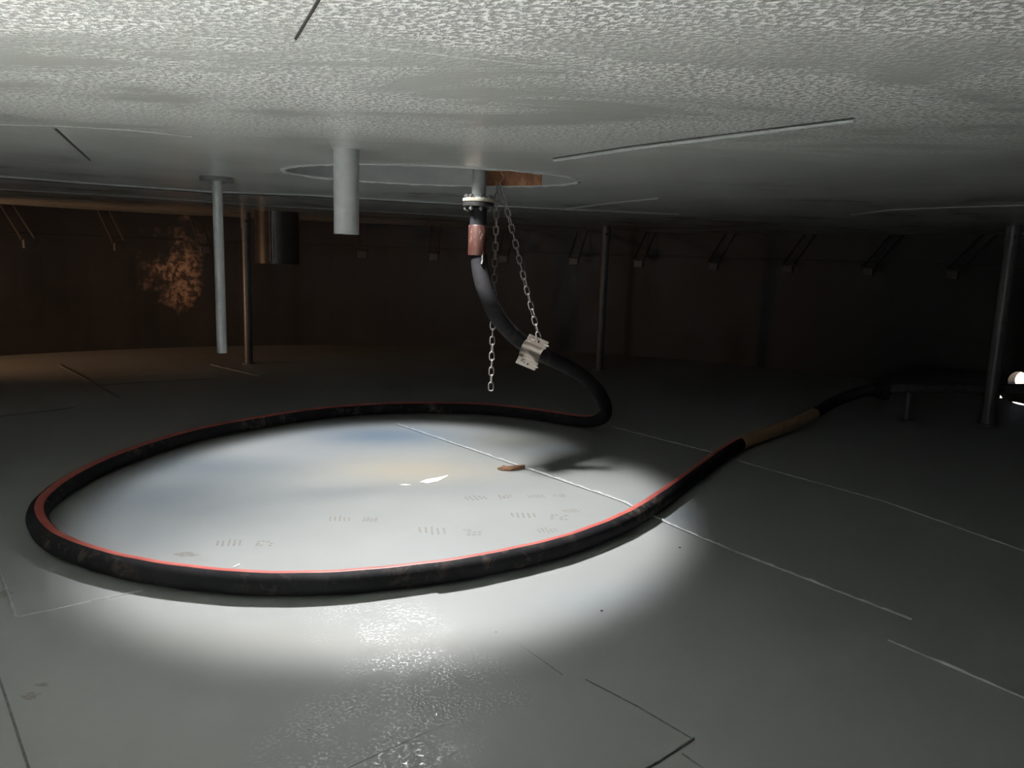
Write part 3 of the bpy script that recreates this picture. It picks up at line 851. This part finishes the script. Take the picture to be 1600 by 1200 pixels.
LEGS = [((389, 568), 0.043, 'grey support leg standing on the floor in front of the rusty left shell'),
        ((936, 578), 0.043, 'dim support leg standing behind the hose at the far wall'),
        ((1540, 666), 0.049, 'support leg at the right, in front of the horizontal drain pipe')]
for (px, py), r, lab in LEGS:
    q = at(px, py, 0)
    if px > 1400: q = at(px + 2, py - 2, 0)
    lg = thing('support_leg', lab, 'leg', (q.x, q.y, 0), 'deck support legs')
    bm = bmesh.new(); rod(bm, (0, 0, 0.012), (0, 0, HC - 0.02), r, 32); obj('tube', bm, M_LEG, lg, 40)
    bm = bmesh.new(); pipe_wall(bm, (0, 0, HC - 0.16), (0, 0, HC + 0.004), r + 0.008, r - 0.001, 32); s_ = obj('collar', bm, M_LEG, lg, 40)
    d = Vector((-q.x, -q.y, 0)).normalized()
    bm = bmesh.new(); rod(bm, d * (r + 0.0075) + Vector((0.008, 0, HC - 0.09)), d * (r + 0.0105) + Vector((0.008, 0, HC - 0.09)), 0.016, 14); obj('pin_hole_dark_disc', bm, M_GAP, s_)
    bm = bmesh.new(); lathe(bm, (0, 0, 0.0), (0, 0, 1), [(0.01, 0), (r + 0.03, 0), (r + 0.03, 0.012), (0.01, 0.012)], 32); obj('foot_plate', bm, M_LEG, lg, 40)

# ------------------------------------------------------------------ horizontal drain line at the right
A = e0 + t0 * 0.012
line_dir = (at(1640, 604, 0.27) - A); line_dir.z = 0; line_dir.normalize()
dl = thing('drain_line', 'low grey horizontal pipe bolted to the hose end, running behind the right support leg', 'pipe', (A.x, A.y, 0))
off = Vector((A.x, A.y, 0))
bm = bmesh.new()
P = catmull([A + t0 * 0.0, A + t0 * 0.12, A + t0 * 0.16 + line_dir * 0.12, A + line_dir * 0.5 + Vector((0, 0, 0.0)), A + line_dir * 1.4, A + line_dir * 2.2], 0.05)
P = smooth_path(resample(P, 0.04), 6)
sweep(bm, P, 0.040, 28, Vector((0, 0, 1))); bmesh.ops.translate(bm, verts=bm.verts, vec=-off)
obj('pipe_wall', bm, M_LEG, dl, 40)
flange(A + t0 * 0.0005, t0, 0.088, 0.038, 0.022, M_DARK, 'flange', dl, off)
pr = at(1410, 655, 0); j = min(range(len(P)), key=lambda i: (P[i].xy - pr.xy).length); pz = P[j]
bm = bmesh.new(); rod(bm, Vector((pz.x, pz.y, 0.008)) - off, Vector((pz.x, pz.y, pz.z - 0.037)) - off, 0.026, 20); obj('prop', bm, M_LEG, dl, 40)
bm = bmesh.new(); box(bm, Vector((pz.x, pz.y, 0.005)) - off, (0.11, 0.11, 0.01), bevel=0.002); obj('prop_foot', bm, M_LEG, dl)

# ------------------------------------------------------------------ hangers along the rim seal
HX = [(45, 376, 'pale-lit'), (186, 377, ''), (320, 383, ''), (446, 391, ''), (566, 396, ''), (678, 397, ''), (787, 397, ''), (897, 406, ''), (998, 411, ''), (1115, 416, ''), (1232, 414, ''), (1358, 413, ''), (1490, 418, '')]
HL = ['seal hanger nearest the left edge of the photo, its rods catching light',
      'second seal hanger from the left, against the brown-lit shell',
      'seal hanger just left of the slim hanging tube',
      'seal hanger behind the wide dark pipe stub',
      'seal hanger below the thick grey pipe stub',
      'seal hanger midway between the thick pipe stub and the hose',
      'seal hanger seen behind the two chains',
      'seal hanger left of the dim middle support leg',
      'first seal hanger right of the dim middle support leg',
      'second seal hanger right of the dim middle support leg',
      'third seal hanger right of the dim middle support leg',
      'fourth seal hanger right of the dim middle support leg',
      'seal hanger nearest to the right support leg']
proto = None
for (px, py, _n), lab in zip(HX, HL):
    d = ray(px, py); o = Vector((0, 0, CZ)); RB = TR - 0.80
    a_ = d.x ** 2 + d.y ** 2; b_ = 2 * ((o.x - TC.x) * d.x + (o.y - TC.y) * d.y); c_ = (o.x - TC.x) ** 2 + (o.y - TC.y) ** 2 - RB ** 2
    t_ = (-b_ + sqrt(b_ * b_ - 4 * a_ * c_)) / (2 * a_); q = o + d * t_
    ang = atan2(q.y - TC.y, q.x - TC.x)
    if proto is None:
        proto = thing('seal_hanger', lab, 'hanger', group='seal hangers round the deck rim')
        for sx in (-0.06, 0.06):
            bm = bmesh.new(); rod(bm, (0.70, sx, HC - 1.22 + 0.0), (0.0, sx, 0.03), 0.009, 10); obj('rod', bm, M_HANG, proto, 40)
        bm = bmesh.new(); box(bm, (0.0, 0.0, -0.015), (0.07, 0.105, 0.085), bevel=0.006); obj('weight', bm, M_HANG, proto)
        bm = bmesh.new(); rod(bm, (0, -0.075, 0.03), (0, 0.075, 0.03), 0.011, 10); obj('cross_pin', bm, M_HANG, proto, 40)
        h = proto
    else:
        h = proto.copy(); COL.objects.link(h)
        for ch in list(proto.children):
            c2 = ch.copy(); COL.objects.link(c2); c2.parent = h
        h['label'] = lab
    h.location = (q.x, q.y, 1.22); h.rotation_euler = (0, 0, ang)

# ------------------------------------------------------------------ small loose things on the floor
c0 = at(797, 733, 0)
bm = bmesh.new()
out = [(-0.075, -0.02), (-0.05, -0.045), (0.0, -0.05), (0.085, 0.0), (0.088, 0.02), (0.03, 0.025), (-0.02, 0.02), (-0.045, 0.035), (-0.05, 0.005)]
lo = [bm.verts.new((x, y, 0.0)) for x, y in out]; hi = [bm.verts.new((x * 0.98, y * 0.98, 0.010 + 0.014 * max(0, x / 0.09))) for x, y in out]
bm.faces.new(lo); bm.faces.new(hi); bridge(bm, lo, hi)
tag(obj('rust_flake', bm, M_CARD, loc=(c0.x, c0.y, 0.003)), 'small brown flake lying on the weld seam inside the hose loop', 'debris')
def sliver(name, px, py, pts, lab, mat=M_WHITE, h=0.003):
    c0 = at(px, py, 0); bm = bmesh.new()
    q = [at(x, y, 0) - c0 for x, y in pts]
    lo = [bm.verts.new((v.x, v.y, 0)) for v in q]; hi = [bm.verts.new((v.x, v.y, h)) for v in q]
    bm.faces.new(lo); bm.faces.new(hi); bridge(bm, lo, hi)
    tag(obj(name, bm, mat, loc=(c0.x, c0.y, 0.0008)), lab, 'debris')
sliver('white_sliver', 680, 750, [(656, 754), (668, 756), (684, 753), (701, 744), (699, 743.5), (684, 747), (666, 750)], 'thin white leaf-shaped sliver in the middle of the bright floor patch')
sliver('white_sliver', 633, 758.5, [(624, 758), (634, 759.6), (641, 758.4), (634, 757.2)], 'tiny white sliver left of the leaf-shaped white sliver')
sliver('white_sliver', 370, 884, [(364, 887), (366, 887.4), (375, 883), (374, 881.8)], 'small white sliver against the near side of the hose loop')
for px, py, r, lab in ((1062, 856, 0.004, 'dark grit crumb in the bright patch right of the hose'), (775, 989, 0.0035, 'dark grit crumb on the floor seam before the hose'), (940, 955, 0.004, 'dark grit crumb at the edge of the bright patch, front right')):
    c0 = at(px, py, 0); bm = bmesh.new(); bmesh.ops.create_icosphere(bm, subdivisions=2, radius=r)
    for v in bm.verts: v.co = Vector((v.co.x * rnd.uniform(0.8, 1.7), v.co.y * rnd.uniform(0.8, 1.2), v.co.z * 0.6))
    tag(obj('grit_crumb', bm, M_GRIT, loc=(c0.x, c0.y, r * 0.6)), lab, 'debris')
